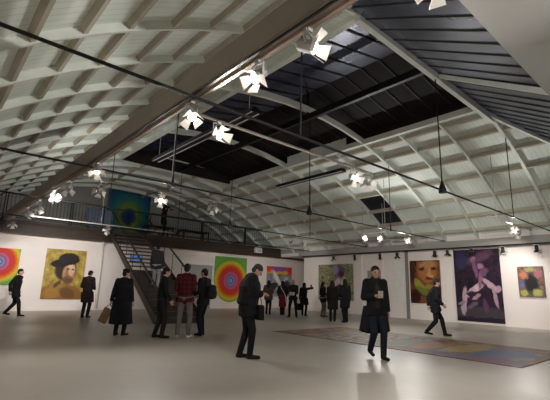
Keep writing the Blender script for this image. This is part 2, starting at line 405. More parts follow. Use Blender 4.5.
bar(13.6, 17.6, 9.35, 'white lighting bar reaching in from the right ledge at mid hall', z=3.74, drops=((14.2, zc(14.2)), (17.55, 3.4)))
def fixture(x, y0, y1, z, label):
    t = thing('ceiling_light_strip', label, 'light fixture', (x, (y0 + y1) / 2, z)); L = (y1 - y0) / 2
    MB().prism([(-.16, -L, 0), (.16, -L, 0), (.10, -L, .13), (-.10, -L, .13)], (0, 2 * L, 0)).obj('housing', M_['black'], t)
    for s in (-.12, .10): bx('reflector', (s, -L + .03, -.02), (s + .03, L - .03, 0), M_['tube'], t)
    for y in (-L + .3, L - .3): MB().tube((0, y, .12), (0, y, zc(x) + .04 - z), .012).obj('hanger', M_['grey_metal'], t)
fixture(OL + .05, 7.7, 13.7, 5.72, 'long dark strip fixture hanging under the left edge of the roof opening')
fixture(OR_ + .02, 9.6, 13.45, 5.78, 'long dark strip fixture hanging under the right edge of the roof opening')

# ------------------------------------------------------------------ spotlights
def frame_mesh():
    d = {}
    m = MB(); m.tube((0, 0, .12), (0, 0, .09), .035, .06, 16); m.tube((0, 0, .09), (0, 0, -.07), .062, .066, 16); d['housing'] = m.mesh('spot_housing', M_['grey_metal']); d['housingd'] = m.mesh('spot_housing_dark', M_['black'])
    for k, mat in (('lens', M_['lens']), ('lens_off', M_['lens_off'])): d[k] = MB().tube((0, 0, -.070), (0, 0, -.076), .054, n=16).mesh('spot_' + k, mat)
    for q, vr in [(q, vr) for q in range(4) for vr in range(3)]:
        r = Matrix.Rotation(q * PI / 2, 4, 'Z'); s = math.radians((18, 42, 66)[vr]); o = Vector((.066, 0, -.072)); dr = Vector((math.sin(s), 0, -math.cos(s))); nn = Vector((math.cos(s), 0, math.sin(s))) * .004
        L, w0, w1 = .115, .045, .075
        P = [o + Vector((0, -w0, 0)), o + Vector((0, w0, 0)), o + dr * L + Vector((0, w1, 0)), o + dr * L + Vector((0, -w1, 0))]
        m = MB(); m.prism([r @ p for p in P], r.to_3x3() @ nn); d['flap%d%d' % (q, vr)] = m.mesh('spot_barn_door', M_['white_metal']); d['flap%d%dd' % (q, vr)] = m.mesh('spot_barn_door_dark', M_['black'])
    m = MB(); m.box((-.085, -.012, -.012), (-.077, .012, .15)); m.box((.077, -.012, -.012), (.085, .012, .15)); m.box((-.085, -.012, .142), (.085, .012, .152))
    d['yoke'] = m.mesh('spot_yoke', M_['grey_metal'])
    return d
SPM = frame_mesh()
def spot(label, head, attach_z, aim, watt, cone=110, lit=True, group=None, dark=False):
    """head = centre of the housing, hung from attach_z straight above; aim = point looked at"""
    head = Vector(head); t = thing('spotlight', label, 'spotlight', (head.x, head.y, attach_z), 0, group)
    off = Vector((0, 0, head.z - attach_z)); d = (Vector(aim) - head).normalized()
    rot = d.to_track_quat('-Z', 'Y') @ Matrix.Rotation(random.uniform(-.6, .6), 3, 'Z').to_quaternion(); yaw = math.atan2(d.y, d.x) + PI / 2
    m = MB(); zz = min(off.z + .15, -.03); m.tube((0, 0, zz), (0, 0, 0), .012); m.box((-.03, -.03, -.04), (.03, .03, 0)); m.obj('clamp', M_['grey_metal'], t)
    y = link('yoke', SPM['yoke'], t, off); y.rotation_euler.z = yaw
    h = link('housing', SPM['housing' + ('d' if dark else '')], t, off); h.rotation_mode = 'QUATERNION'; h.rotation_quaternion = rot
    link('lens', SPM['lens' if lit else 'lens_off'], h)
    dark = 'd' if dark else ''
    for q in range(4): link('barn_door', SPM['flap%d%d%s' % (q, random.choice((0, 1, 1, 2, 2)), dark)], h)
    if lit:
        L = bpy.data.lights.new('spot_beam', 'SPOT'); L.energy = watt * POWER; L.color = LAMP; L.spot_size = math.radians(cone); L.spot_blend = .9; L.shadow_soft_size = .045
        lo = link('spot_beam', L, h, (0, 0, -.175))
    return t
# on the girder, from the camera outwards
GZ = 3.66
spot('barn-door spotlight on the girder nearest the camera, flaps spread bright to the right', (2.42, 2.37, 3.47), GZ, (3.3, .3, 2.4), 160, 120)
spot('barn-door spotlight on the girder, second from the camera, turned to the left', (2.42, 3.12, 3.47), GZ, (0.6, 3.1, 1.3), 60, 110)
spot('glowing spotlight on the girder just above the root of the nearest white bar', (2.40, 4.52, 3.47), GZ, (2.0, 1.5, 0), 120, 90)
spot('large bright spotlight on the girder where the second white bar starts', (2.42, 8.36, 3.50), GZ, (1.4, 6.2, .6), 130, 110)
spot('bright spotlight on the girder in front of the dark mezzanine wall', (2.42, 10.45, 3.47), GZ, (3.2, 20.4, 1.7), 700, 50)
spot('dim spotlight on the girder right above the low far bar', (2.42, 11.96, 3.42), GZ, (8, 17, 7.0), 180, 120)
spot('pale spotlight on the girder above the portrait in the dark hat', (2.42, 13.64, 3.42), GZ, (5.0, 20.4, 1.7), 420, 50)
spot('pale spotlight on the girder, second from its far end', (2.42, 15.4, 3.41), GZ, (11, 24, 5.8), 140, 90)
spot('last spotlight at the far end of the girder', (2.42, 18.0, 3.38), GZ, (3.0, 20.4, 1.5), 50, 110)
# on the bars
BZ = BARZ - .026
spot('glowing spotlight under the nearest white bar close to the girder', (2.92, 4.65, 3.38), BZ, (2.5, 0, 1.7), 160, 140)
spot('bright spotlight with spread flaps at the right end of the nearest white bar', (6.05, 4.65, 3.38), BZ, (5.5, .5, 1.0), 190, 130)
spot('small spotlight at the tip of the nearest white bar, beside the bright one', (6.50, 4.65, 3.38), BZ, (17.9, 9.5, 1.6), 1100, 62)
spot('spotlight hanging under the second white bar next to the girder', (2.85, 9.45, 3.32), BZ, (4.8, 20.4, 1.7), 600, 42)
spot('dazzling spotlight under the second white bar left of the photographer', (4.35, 9.45, 3.34), BZ, (2.0, 1.0, 1.0), 150, 140)
spot('small spotlight near the right end of the second white bar', (5.92, 9.45, 3.38), BZ, (15.5, 20.4, 1.7), 420, 45)
spot('grey spotlight under the low far bar in front of the blue hanging', (5.5, 16.6, 3.36), 3.535, (5, 20.4, 1.2), 60, 120, lit=False)
spot('white spotlight under the far right bar, left of the pair', (12.75, 13.45, 3.34), BZ, (15, 20.4, 1.6), 170, 70)
spot('white spotlight under the far right bar, right of the pair', (13.5, 13.45, 3.34), BZ, (18.9, 20.4, 1.6), 260, 70)
spot('starry bright spotlight over the standing green portrait', (15.6, 11.3, 3.60), 3.85, (11, 10.5, 4.6), 140, 170)
spot('brightest spotlight over the grey picture on the right wall', (15.6, 10.55, 3.55), 3.85, (11, 8, 4.6), 140, 170)
spot('starry spotlight over the brown painted face', (15.9, 9.35, 3.40), 3.714, (11, 6, 4.6), 140, 170)
spot('left of the two bright spotlights over the purple picture', (15.75, 5.05, 3.44), 3.694, (11, 3.5, 4.6), 140, 170)
spot('right of the two bright spotlights over the purple picture', (16.2, 5.05, 3.44), 3.694, (17.9, 6.4, 1.2), 160, 110)
for x_, y_, za in ((15.6, 11.3, 3.85), (15.6, 10.55, 3.85)):
    pass
t = thing('lighting_bar', 'short white bar carrying two bright spotlights over the right pictures', 'lighting bar', (15.6, 10.2, 3.87))
MB().tube((0, 0, 0), (0, 1.5, 0), .024, n=12).obj('tube', M_['white_metal'], t, True)
for y_ in (.2, 1.3): MB().tube((0, y_, .02), (0, y_, zc(15.6) - 3.87), .01).obj('drop_rod', M_['grey_metal'], t)
# overhead, close to the camera
t = thing('lighting_bar', 'short white arm on the girder close above the camera', 'lighting bar', (2.44, 1.3, 3.99))
bx('tube', (0, -.02, -.02), (.42, .02, .02), M_['white_metal'], t)
spot('very near spotlight at the top edge, one lit flap showing', (2.84, 1.3, 3.76), 3.97, (9, 6, 2.0), 240, 130)
# along the ledge of the right wall: dark heads, switched off
for y, lab in ((15.1, 'dark unlit spotlight under the ledge left of the green standing portrait'), (13.6, 'dark unlit spotlight under the ledge at the right edge of the green standing portrait'),
               (12.0, 'dark unlit spotlight under the ledge above the walking man in the open coat'), (11.0, 'dark unlit spotlight under the ledge beside the white wall panel'),
               (9.05, 'dark unlit spotlight under the ledge right of the brown painted face'), (8.45, 'dark unlit spotlight under the ledge at the left edge of the purple picture'),
               (7.4, 'dark unlit spotlight under the ledge above the middle of the purple picture'), (6.15, 'dark unlit spotlight under the ledge at the right edge of the purple picture'),
               (4.95, 'dark unlit spotlight under the ledge above the small flower picture')):
    spot(lab, (XR - .365, y, 3.02), 3.17, (XR, y + .1, .2), 0, lit=False, dark=True)
# small downlights under the mezzanine
for x, lab in ((13.2, 'small glowing downlight under the mezzanine above the ring cloth'), (12.3, 'small glowing downlight under the mezzanine left of the ring cloth')):
    t = thing('downlight', lab, 'ceiling light', (x, 20.28, 3.30))
    MB().tube((0, 0, -.03), (0, 0, 0), .055, n=16).obj('ring', M_['white_metal'], t); MB().tube((0, 0, -.036), (0, 0, -.03), .042, n=16).obj('lens', M_['glow'], t)
# added spotlights out of view, put in to brighten vault, right wall and floor
spot('added fill spotlight on the girder behind the camera, turned to the floor', (2.42, -.9, 3.5), GZ, (7, 3, 0), 90, 120)
spot('added fill spotlight under the entrance ceiling, turned to the right wall', (6.2, .2, 3.9), 4.44, (18, 5.5, 1.5), 900, 45)
spot('added fill spotlight under the entrance ceiling, turned up to the left side of the vault', (5.0, -1.8, 3.8), 4.44, (1.8, 7.0, 5.2), 900, 70)
spot('added fill spotlight under the entrance ceiling, turned up to the far vault', (7.5, -2.2, 3.8), 4.44, (6.0, 12.0, 7.0), 700, 70)

# ------------------------------------------------------------------ mezzanine railing and stair
def railing(x0, x1, label):
    t = thing('railing', label, 'railing', (x0, YM + .06, 3.82)); L = x1 - x0
    MB().beam((0, 0, 1.12), (L, 0, 1.12), .05, .045).obj('top_rail', M_['black'], t); MB().beam((0, 0, .08), (L, 0, .08), .035, .03).obj('bottom_rail', M_['black'], t)
    for x in (.02, L - .02): MB().box((x - .025, -.025, 0), (x + .025, .025, 1.12)).obj('post', M_['black'], t)
    n = int(L / .145); me = MB().tube((0, 0, .08), (0, 0, 1.12), .009, n=6).mesh('baluster', M_['black'])
    for i in range(1, n): link('baluster', me, t, (L * i / n, 0, 0))
rl = ['black railing section at the far left end of the mezzanine', 'black railing section on the mezzanine between the far left end and the hanging', 'black railing section in front of the blue hanging, left of the stair',
      'black railing section right of the stair head, behind the photographer', 'black railing section in the middle right of the mezzanine', 'black railing section at the right end of the mezzanine']
for (a, b_), l in zip(((XL, 2.3), (2.35, 4.9), (4.95, 6.40), (8.75, 11.9), (11.95, 15.0), (15.05, XR)), rl): railing(a, b_, l)

ST0, ST1, STX, STA = (6.85, 12.5), (7.55, 20.0), .82, math.atan2(-.70, 7.5)
t = thing('staircase', 'dark brown open-tread staircase climbing to the mezzanine', 'staircase', (ST0[0], ST0[1], 0), STA)
RUN = 7.44; NS = 21; RISE = 3.80 / NS
for s in (-1, 1):
    MB().prism([(s * STX - .03, -.05, 0), (s * STX - .03, .25, 0), (s * STX - .03, RUN, 3.60), (s * STX - .03, RUN, 3.86), (s * STX - .03, .0, .2)], (.06, 0, 0)).obj('stringer', M_['dark_wood'], t)
    m = MB(); m.beam((s * STX, .1, 1.05), (s * STX, RUN, 3.8 + .95), .045, .06); m.obj('handrail', M_['black'], t)
    for k in range(0, 8):
        y = .12 + k * (RUN - .2) / 7; z = 3.8 * y / RUN
        MB().tube((s * STX, y, z + .05), (s * STX, y, z + 1.02), .013, n=8).obj('handrail_post', M_['black'], t)
tread = MB().box((-STX, 0, -.045), (STX, .30, 0)).mesh('tread', M_['dark_wood'])
riser = MB().box((-STX, .0, -RISE), (STX, .018, -.045)).mesh('riser', M_['dark_wood'])
for i in range(10): link('riser', riser, t, (0, .09 + RUN * i / NS, RISE * (i + 1)))
for i in range(NS - 1): link('tread', tread, t, (0, .08 + RUN * (i) / NS, RISE * (i + 1)))

# ------------------------------------------------------------------ pictures
def canvas(name, label, axis, a, b, mat, group=None):
    return tag(bx(name, a, b, mat, None, .004), label, 'picture', group)
E1 = YE - .07; E2 = YE - .03
canvas('painting', 'square canvas of rainbow rings at the far left of the end wall', 0, (1.75, E1, 1.08), (3.22, E2, 2.60), rings('rainbow_rings_small', .5, .62, .66, 1.0))
P = picture
canvas('painting', 'large golden brown portrait of a bearded face under a dark hat', 0, (4.22, E1, .50), (5.92, E2, 2.73),
       P('golden_portrait', 0, [(.25, (.13, .08, .015)), (.45, (.36, .25, .045)), (.6, (.56, .41, .09)), (.8, (.24, .20, .04))],
         [(.45, .04, .60, .27, 0, (.26, .12, .025), .12), (.30, .16, .26, .14, .4, (.36, .19, .04), .3), (.62, .12, .20, .10, -.3, (.16, .07, .02), .3), (.52, .60, .27, .25, 0, (.035, .018, .012), .15), (.60, .54, .155, .20, -.1, (.50, .27, .14), .2), (.65, .60, .09, .11, -.1, (.72, .46, .30), .35), (.56, .50, .05, .12, 0, (.34, .16, .08), .4),
          (.60, .385, .13, .085, .1, (.14, .07, .035), .35), (.62, .43, .06, .018, 0, (.30, .09, .06), .3), (.655, .53, .028, .07, .1, (.66, .40, .26), .4), (.575, .595, .04, .018, .1, (.08, .04, .025), .4), (.69, .60, .035, .018, -.1, (.10, .05, .03), .4), (.48, .745, .37, .085, .16, (.012, .008, .008), .12), (.56, .83, .26, .11, .05, (.018, .012, .011), .14), (.35, .30, .10, .05, .6, (.10, .05, .02), .4)], .04, 5, .45))
# ring cloth with a rounded foot
m = MB(); w, x0, z1 = 2.35, 13.2, 3.05; zr = 1.62; pts = [(x0, E1, z1), (x0 + w, E1, z1), (x0 + w, E1, zr)]
for i in range(1, 20):
    a = -PI * i / 20; pts.append((x0 + w / 2 + w / 2 * math.cos(a), E1, zr + 1.25 * math.sin(a)))
pts.append((x0, E1, zr)); m.prism(pts, (0, .03, 0))
tag(m.obj('painted_cloth', rings('rainbow_rings_large', .5, .47, .52, .88)), 'tall cloth of wide rainbow rings on the wall beside the bowed man', 'picture')
canvas('painting', 'picture with a rainbow sky over grey winged shapes on the far wall', 0, (17.25, E1, .72), (19.5, E2, 2.68),
       P('rainbow_and_grey', 0, [(.3, (.10, .10, .11)), (.5, (.30, .30, .31)), (.7, (.55, .54, .53))],
         [(.5, .95, .8, .14, 0, (.75, .16, .03), .2), (.5, .83, .8, .07, 0, (.80, .50, .05), .4), (.48, .93, .34, .10, 0, (.30, .10, .40), .3), (.05, .95, .15, .14, 0, (.8, .05, .05), .3), (.95, .92, .16, .2, 0, (.8, .06, .04), .3),
          (.40, .58, .08, .3, .5, (.85, .83, .80), .3), (.62, .45, .30, .06, .7, (.75, .74, .72), .3), (.25, .35, .2, .12, .2, (.04, .04, .05), .3), (.78, .35, .12, .2, 0, (.05, .05, .06), .3)], .06, 5, .3))
R1 = XR - .07; R2 = XR - .03
def rwall(name, label, y0, y1, z0, z1, mat): return canvas(name, label, 1, (R1, y0, z0), (R2, y1, z1), mat)
rwall('painting', 'green and yellow leafy portrait with a dark standing figure', 13.95, 16.52, .68, 2.69,
      P('green_portrait', 1, [(.38, (.02, .03, .01)), (.43, (.13, .16, .04)), (.475, (.44, .42, .26)), (.50, (.07, .08, .03)), (.54, (.24, .27, .08)), (.58, (.50, .47, .36)), (.64, (.10, .12, .04))],
        [(.60, .26, .30, .34, 0, (.05, .035, .035), .2), (.60, .80, .17, .17, 0, (.16, .10, .17), .2), (.52, .84, .08, .13, 0, (.36, .30, .44), .3), (.68, .72, .07, .09, 0, (.07, .03, .05), .3), (.60, .58, .11, .07, 0, (.30, .20, .18), .3), (.52, .47, .17, .08, .6, (.66, .52, .48), .25), (.72, .50, .06, .14, -.4, (.58, .56, .55), .25), (.42, .34, .06, .12, .2, (.40, .14, .12), .3), (.80, .32, .05, .12, 0, (.02, .02, .02), .3)], .06, 12, .6, True))
rwall('painting', 'small grey picture behind the walking man in the open coat', 12.2, 13.0, 1.06, 2.3,
      P('grey_picture', 1, [(.3, (.20, .20, .18)), (.6, (.34, .33, .29)), (.8, (.26, .24, .20))], [(.5, .45, .25, .35, 0, (.20, .15, .12), .4)], .06, 6, .3, True))
rwall('painting', 'brown and orange close-up of a painted face with yellow-green below', 9.0, 10.52, .75, 2.73,
      P('brown_face', 1, [(.38, (.02, .008, .006)), (.45, (.12, .035, .012)), (.51, (.32, .13, .035)), (.57, (.05, .016, .012)), (.66, (.28, .10, .03))],
        [(.60, .72, .30, .24, 0, (.44, .18, .055), .3), (.62, .90, .30, .09, 0, (.50, .26, .10), .35), (.42, .80, .09, .035, .1, (.06, .02, .015), .3), (.80, .80, .09, .03, -.1, (.07, .02, .015), .3), (.66, .70, .05, .13, 0, (.60, .31, .13), .35), (.68, .57, .17, .03, 0, (.12, .03, .02), .35), (.70, .63, .09, .03, 0, (.62, .36, .17), .35), (.30, .42, .30, .09, -.7, (.34, .32, .05), .3), (.45, .27, .28, .07, -.5, (.16, .20, .035), .35), (.62, .38, .16, .06, .2, (.30, .24, .05), .4),
         (.15, .15, .2, .18, 0, (.04, .012, .012), .35), (.85, .20, .18, .22, 0, (.06, .014, .012), .35), (.08, .75, .12, .3, 0, (.07, .02, .015), .35), (.55, .10, .2, .05, .2, (.22, .07, .03), .4)], .07, 8, .6, True))
rwall('painting', 'tallest picture, dark purple with pale pink slanting shapes', 6.42, 8.33, .10, 3.13,
      P('dark_purple_scene', 1, [(.36, (.007, .005, .010)), (.46, (.016, .010, .020)), (.52, (.042, .018, .038)), (.58, (.012, .007, .015)), (.66, (.055, .022, .045))],
        [(.5, .10, .8, .10, 0, (.055, .042, .052), .2), (.5, .03, .8, .035, 0, (.02, .012, .025), .2), (.55, .88, .30, .07, .2, (.11, .05, .09), .4), (.18, .85, .14, .12, 0, (.04, .035, .09), .4), (.40, .42, .24, .050, .35, (.56, .38, .42), .18), (.20, .33, .05, .16, -.18, (.50, .33, .37), .2), (.50, .47, .075, .055, .3, (.66, .48, .50), .2), (.40, .36, .16, .045, -.2, (.03, .015, .035), .25), (.46, .33, .10, .025, .3, (.40, .24, .30), .3),
         (.77, .50, .17, .040, -.5, (.50, .33, .39), .2), (.86, .33, .04, .14, .25, (.42, .27, .33), .25), (.93, .45, .06, .04, 0, (.44, .28, .36), .3), (.57, .56, .045, .13, -.3, (.26, .12, .22), .3), (.60, .76, .06, .04, 0, (.34, .18, .26), .35), (.66, .68, .09, .06, .2, (.16, .07, .13), .4), (.44, .86, .05, .035, 0, (.30, .15, .22), .4), (.48, .72, .05, .12, .3, (.20, .09, .17), .4), (.75, .62, .05, .05, 0, (.02, .01, .025), .4),
         (.16, .16, .06, .07, 0, (.42, .32, .36), .3), (.13, .25, .08, .025, .2, (.30, .20, .26), .3), (.64, .22, .05, .10, .2, (.10, .05, .10), .4), (.36, .22, .12, .03, .3, (.14, .09, .13), .4)], .05, 7, .55, True))
rwall('painting', 'small square picture of many-coloured flowers round a dark middle', 4.9, 5.8, 1.18, 2.35,
      P('flower_picture', 1, [(.36, (.03, .035, .012)), (.43, (.28, .07, .06)), (.47, (.34, .17, .08)), (.51, (.04, .04, .04)), (.55, (.13, .14, .30)), (.60, (.24, .27, .06)), (.68, (.40, .24, .25))],
        [(.52, .45, .26, .34, 0, (.02, .018, .02), .35), (.22, .72, .16, .12, 0, (.55, .20, .10), .4), (.15, .40, .10, .08, 0, (.12, .16, .40), .4), (.72, .14, .18, .12, 0, (.40, .42, .12), .4), (.2, .12, .14, .1, 0, (.42, .42, .08), .4), (.8, .75, .15, .15, 0, (.40, .14, .16), .4), (.5, .9, .2, .08, 0, (.35, .30, .12), .4)], .10, 8, .5, True))
# rug
def rug_mat():
    g = G('painted_floor_cloth'); c = g.sep(g.coord('Generated')); uv = g.comb(g.ma('MULTIPLY', c[0], .5), c[1])
    nz = g.noise(uv, 5, 4, .6, 1); w = g.n('ShaderNodeMix', data_type='VECTOR'); g.put(w.inputs[0], .12); g.put(w.inputs[4], uv); g.put(w.inputs[5], nz)
    v = g.sep(g.voro(w.outputs[1], 34))
    col = g.ramp(v[0], [(0, (.34, .09, .05)), (.2, (.46, .26, .11)), (.35, (.13, .14, .15)), (.5, (.42, .33, .24)), (.65, (.34, .09, .07)), (.8, (.48, .34, .12)), (.92, (.17, .19, .10))], 'CONSTANT')
    def blob(col, cx, cy, rx, ry, cc):
        a = g.ma('DIVIDE', g.ma('SUBTRACT', c[0], cx), rx); b = g.ma('DIVIDE', g.ma('SUBTRACT', c[1], cy), ry)
        dd = g.ma('ADD', g.ma('SQRT', g.ma('ADD', g.ma('MULTIPLY', a, a), g.ma('MULTIPLY', b, b))), g.ma('MULTIPLY', g.ma('SUBTRACT', g.noise(uv, 14, 3), .5), .8))
        return g.mix(g.rng(dd, .8, 1.1, 1, 0), col, cc)
    col = blob(col, .52, .13, .24, .10, (.10, .15, .36)); col = blob(col, .55, .25, .30, .06, (.60, .38, .10)); col = blob(col, .5, .36, .34, .06, (.58, .20, .06)); col = blob(col, .35, .46, .30, .05, (.22, .26, .13))
    col = blob(col, .12, .14, .12, .2, (.22, .10, .22))
    f = g.ma('FRACT', g.ma('ADD', g.ma('MULTIPLY', c[1], 26), g.ma('MULTIPLY', g.noise(uv, 9, 2), 2.5))); band = g.ma('MULTIPLY', g.rng(g.ma('ABSOLUTE', g.ma('SUBTRACT', f, .5)), .12, .2, .75, 0), g.rng(g.ma('ABSOLUTE', g.ma('SUBTRACT', c[1], .66)), .10, .2, 1, 0))
    col = g.mix(band, col, (.66, .55, .45)); col = g.mix(.65, col, g.noise(uv, 40, 4, .7, 1), 'MULTIPLY')
    return g.fin(col, .55, 0, .3)
tag(bx('floor_cloth', (8.1, 2.7, 0.001), (11.2, 9.25, .012), rug_mat()), 'long many-coloured painted cloth lying on the grey floor', 'floor cloth')
# hanging on the upper back wall
def hang_mat():
    g = G('blue_green_hanging'); c = g.sep(g.coord('Generated')); uv = g.comb(c[0], c[2])
    a = g.ma('SUBTRACT', c[0], .5); b = g.ma('SUBTRACT', c[2], .46); d = g.ma('SQRT', g.ma('ADD', g.ma('MULTIPLY', a, a), g.ma('MULTIPLY', b, b)))
    d = g.ma('ADD', d, g.ma('MULTIPLY', g.ma('SUBTRACT', g.noise(uv, 8, 4), .5), .12))
    col = g.ramp(d, [(0, (.03, .04, .15)), (.10, (.04, .07, .22)), (.15, (.04, .11, .13)), (.20, (.28, .32, .05)), (.27, (.12, .27, .09)), (.36, (.04, .22, .22)), (.5, (.025, .13, .23)), (.7, (.03, .07, .15))])
    return g.fin(col, .85, 0, .2)
m = MB(); nx, nz_ = 14, 10
for i in range(nx + 1):
    for j in range(nz_ + 1):
        u, v = i / nx, j / nz_; sag = .22 * 4 * u * (1 - u) * v
        m.v.append((8.15 + 2.75 * u, YB - .10 - .03 * math.sin(u * 22) * (1 - .4 * v), 3.95 + 3.3 * v - sag))
m.f = [(i * (nz_ + 1) + j, (i + 1) * (nz_ + 1) + j, (i + 1) * (nz_ + 1) + j + 1, i * (nz_ + 1) + j + 1) for i in range(nx) for j in range(nz_)]
o = m.obj('wall_hanging', hang_mat(), None, True); so = o.modifiers.new('thick', 'SOLIDIFY'); so.thickness = .012
tag(o, 'large blue-green cloth with a dark round centre hanging above the mezzanine', 'wall hanging')
# things on the mezzanine and round the stair
for i, (x, y, L, lab) in enumerate(((9.2, 21.4, 1.7, 'low dark table on the mezzanine behind the photographer'), (11.5, 21.5, 1.9, 'low dark table on the mezzanine right of the photographer'))):
    t = thing('table', lab, 'table', (x, y, 3.80))
    bx('tabletop', (0, 0, .70), (L, .8, .75), M_['dark_wood'], t)
    for px in (.06, L - .12):
        for py in (.05, .69): bx('leg', (px, py, 0), (px + .06, py + .06, .70), M_['black'], t)
t = thing('display_board', 'pale blue board standing behind the railing left of the blue hanging', 'board', (6.2, 22.2, 3.80))
bx('panel', (0, 0, .35), (1.35, .04, 1.35), plain('pale_blue_board', (.14, .18, .26), .5), t)
for px in (.1, 1.2): bx('leg', (px, -.15, 0), (px + .04, .2, .36), M_['black'], t)
t = thing('wall_speaker', 'small white box speaker fixed to the dark edge of the mezzanine', 'speaker', (15.75, YM, 3.42))
bx('cabinet', (0, -.2, 0), (.5, 0, .32), M_['white_metal'], t, .01); bx('grille', (.05, -.212, .04), (.45, -.2, .28), plain('pale_grille', (.45, .44, .42), .6), t)
t = thing('water_pipe', 'white upright pipe on the end wall left of the staircase', 'pipe', (6.62, YE - .10, 0))
MB().tube((0, 0, 0), (0, 0, 3.1), .055, n=14).obj('pipe', M_['white_metal'], t, True); MB().tube((0, 0, 3.1), (0, 0, 3.29), .085, .085, n=14).obj('collar', M_['white_metal'], t, True)
MB().tube((0, 0, 0), (0, 0, .04), .09, n=14).obj('base_ring', M_['white_metal'], t)
t = thing('screen', 'small blue lit screen seen through the stair treads', 'screen', (8.1, YE - .08, 2.42))
bx('case', (-.03, 0, -.03), (.58, .08, .36), M_['black'], t); bx('display', (0, -.005, 0), (.55, 0, .33), M_['screen'], t)

# ------------------------------------------------------------------ people
class Blob:
    """closed rounded solids that are fused into one continuous skin"""
    def __init__(s): s.v = []; s.f = []
    def _grid(s, rings):
        n = len(rings[0]); k = len(s.v)
        for r in rings: s.v += [tuple(p) for p in r]
        for j in range(len(rings) - 1):
            for i in range(n): a = k + j * n + i; b = k + j * n + (i + 1) % n; s.f.append((a, b, b + n, a + n))
        s.f.append(tuple(range(k, k + n))[::-1]); e = k + (len(rings) - 1) * n; s.f.append(tuple(range(e, e + n)))
    def cone(s, a, b, r0, r1, ex=1.0, lat=(1, 0, 0), cap=1.0, n=16):
        a = Vector(a); b = Vector(b); w = (b - a).normalized(); u = Vector(lat); u = (u - w * u.dot(w))
        u = u.normalized() if u.length > 1e-3 else w.orthogonal().normalized(); t = w.cross(u)
        def ring(c, r): return [c + u * (math.cos(2 * PI * i / n) * r * ex) + t * (math.sin(2 * PI * i / n) * r) for i in range(n)]
        R = [ring(a - w * r0 * cap * math.cos(q), r0 * math.sin(q)) for q in (.15, .5, .9, 1.25)]
        R += [ring(a, r0), ring(b, r1)]
        R += [ring(b + w * r1 * cap * math.cos(q), r1 * math.sin(q)) for q in (1.25, .9, .5, .15)]
        s._grid(R); return s
    def ell(s, c, B, r, n=18, m=12):
        c = Vector(c); R = []
        for j in range(m + 1):
            q = PI * (j + .25) / (m + .5); R.append([c + B[0] * (r[0] * math.sin(q) * math.cos(2 * PI * i / n)) + B[1] * (r[1] * math.sin(q) * math.sin(2 * PI * i / n)) + B[2] * (-r[2] * math.cos(q)) for i in range(n)])
        s._grid(R); return s
    def build(s, name, mat, parent, vox=.010, it=3):
        me = bpy.data.meshes.new(name); me.from_pydata(s.v, [], s.f); me.update()
        bm = bmesh.new(); bm.from_mesh(me); bmesh.ops.recalc_face_normals(bm, faces=bm.faces); bm.to_mesh(me); bm.free()
        o = bpy.data.objects.new(name, me); COL.objects.link(o)
        r = o.modifiers.new('r', 'REMESH'); r.mode = 'VOXEL'; r.voxel_size = vox
        sm = o.modifiers.new('s', 'SMOOTH'); sm.factor = .5; sm.iterations = it
        dg = bpy.context.evaluated_depsgraph_get(); m2 = bpy.data.meshes.new_from_object(o.evaluated_get(dg))
        o.modifiers.clear(); o.data = m2; bpy.data.meshes.remove(me); m2.name = name
        m2.materials.clear(); m2.materials.append(mat)
        for p in m2.polygons: p.use_smooth = True
        o.parent = parent; return o

SKIN = plain('skin', (.46, .27, .20), .55, 0, .08, 12)
EYE = plain('eye', (.03, .025, .022), .2); LIP = plain('lips', (.33, .13, .11), .5)
FAB = {}
def fab(c, rough=.85, v=.2):
    k = (c, rough)
    if k not in FAB: FAB[k] = plain('cloth', c, rough, 0, v, 9, .2, .25)
    return FAB[k]
BLK = (.010, .010, .012); INK = (.014, .014, .020); HAIR = (.012, .009, .008)

def ik(a, b, l1, l2, pole):
    a = Vector(a); b = Vector(b); d = b - a; L = min(d.length, (l1 + l2) * .999); w = d.normalized(); b = a + w * L
    x = (l1 * l1 - l2 * l2 + L * L) / (2 * L); h = math.sqrt(max(l1 * l1 - x * x, 0)); p = Vector(pole); p = (p - w * p.dot(w)).normalized()
    return a + w * x + p * h, b
def rotv(v, yaw): return Vector((v[0] * math.cos(yaw) - v[1] * math.sin(yaw), v[0] * math.sin(yaw) + v[1] * math.cos(yaw), v[2]))

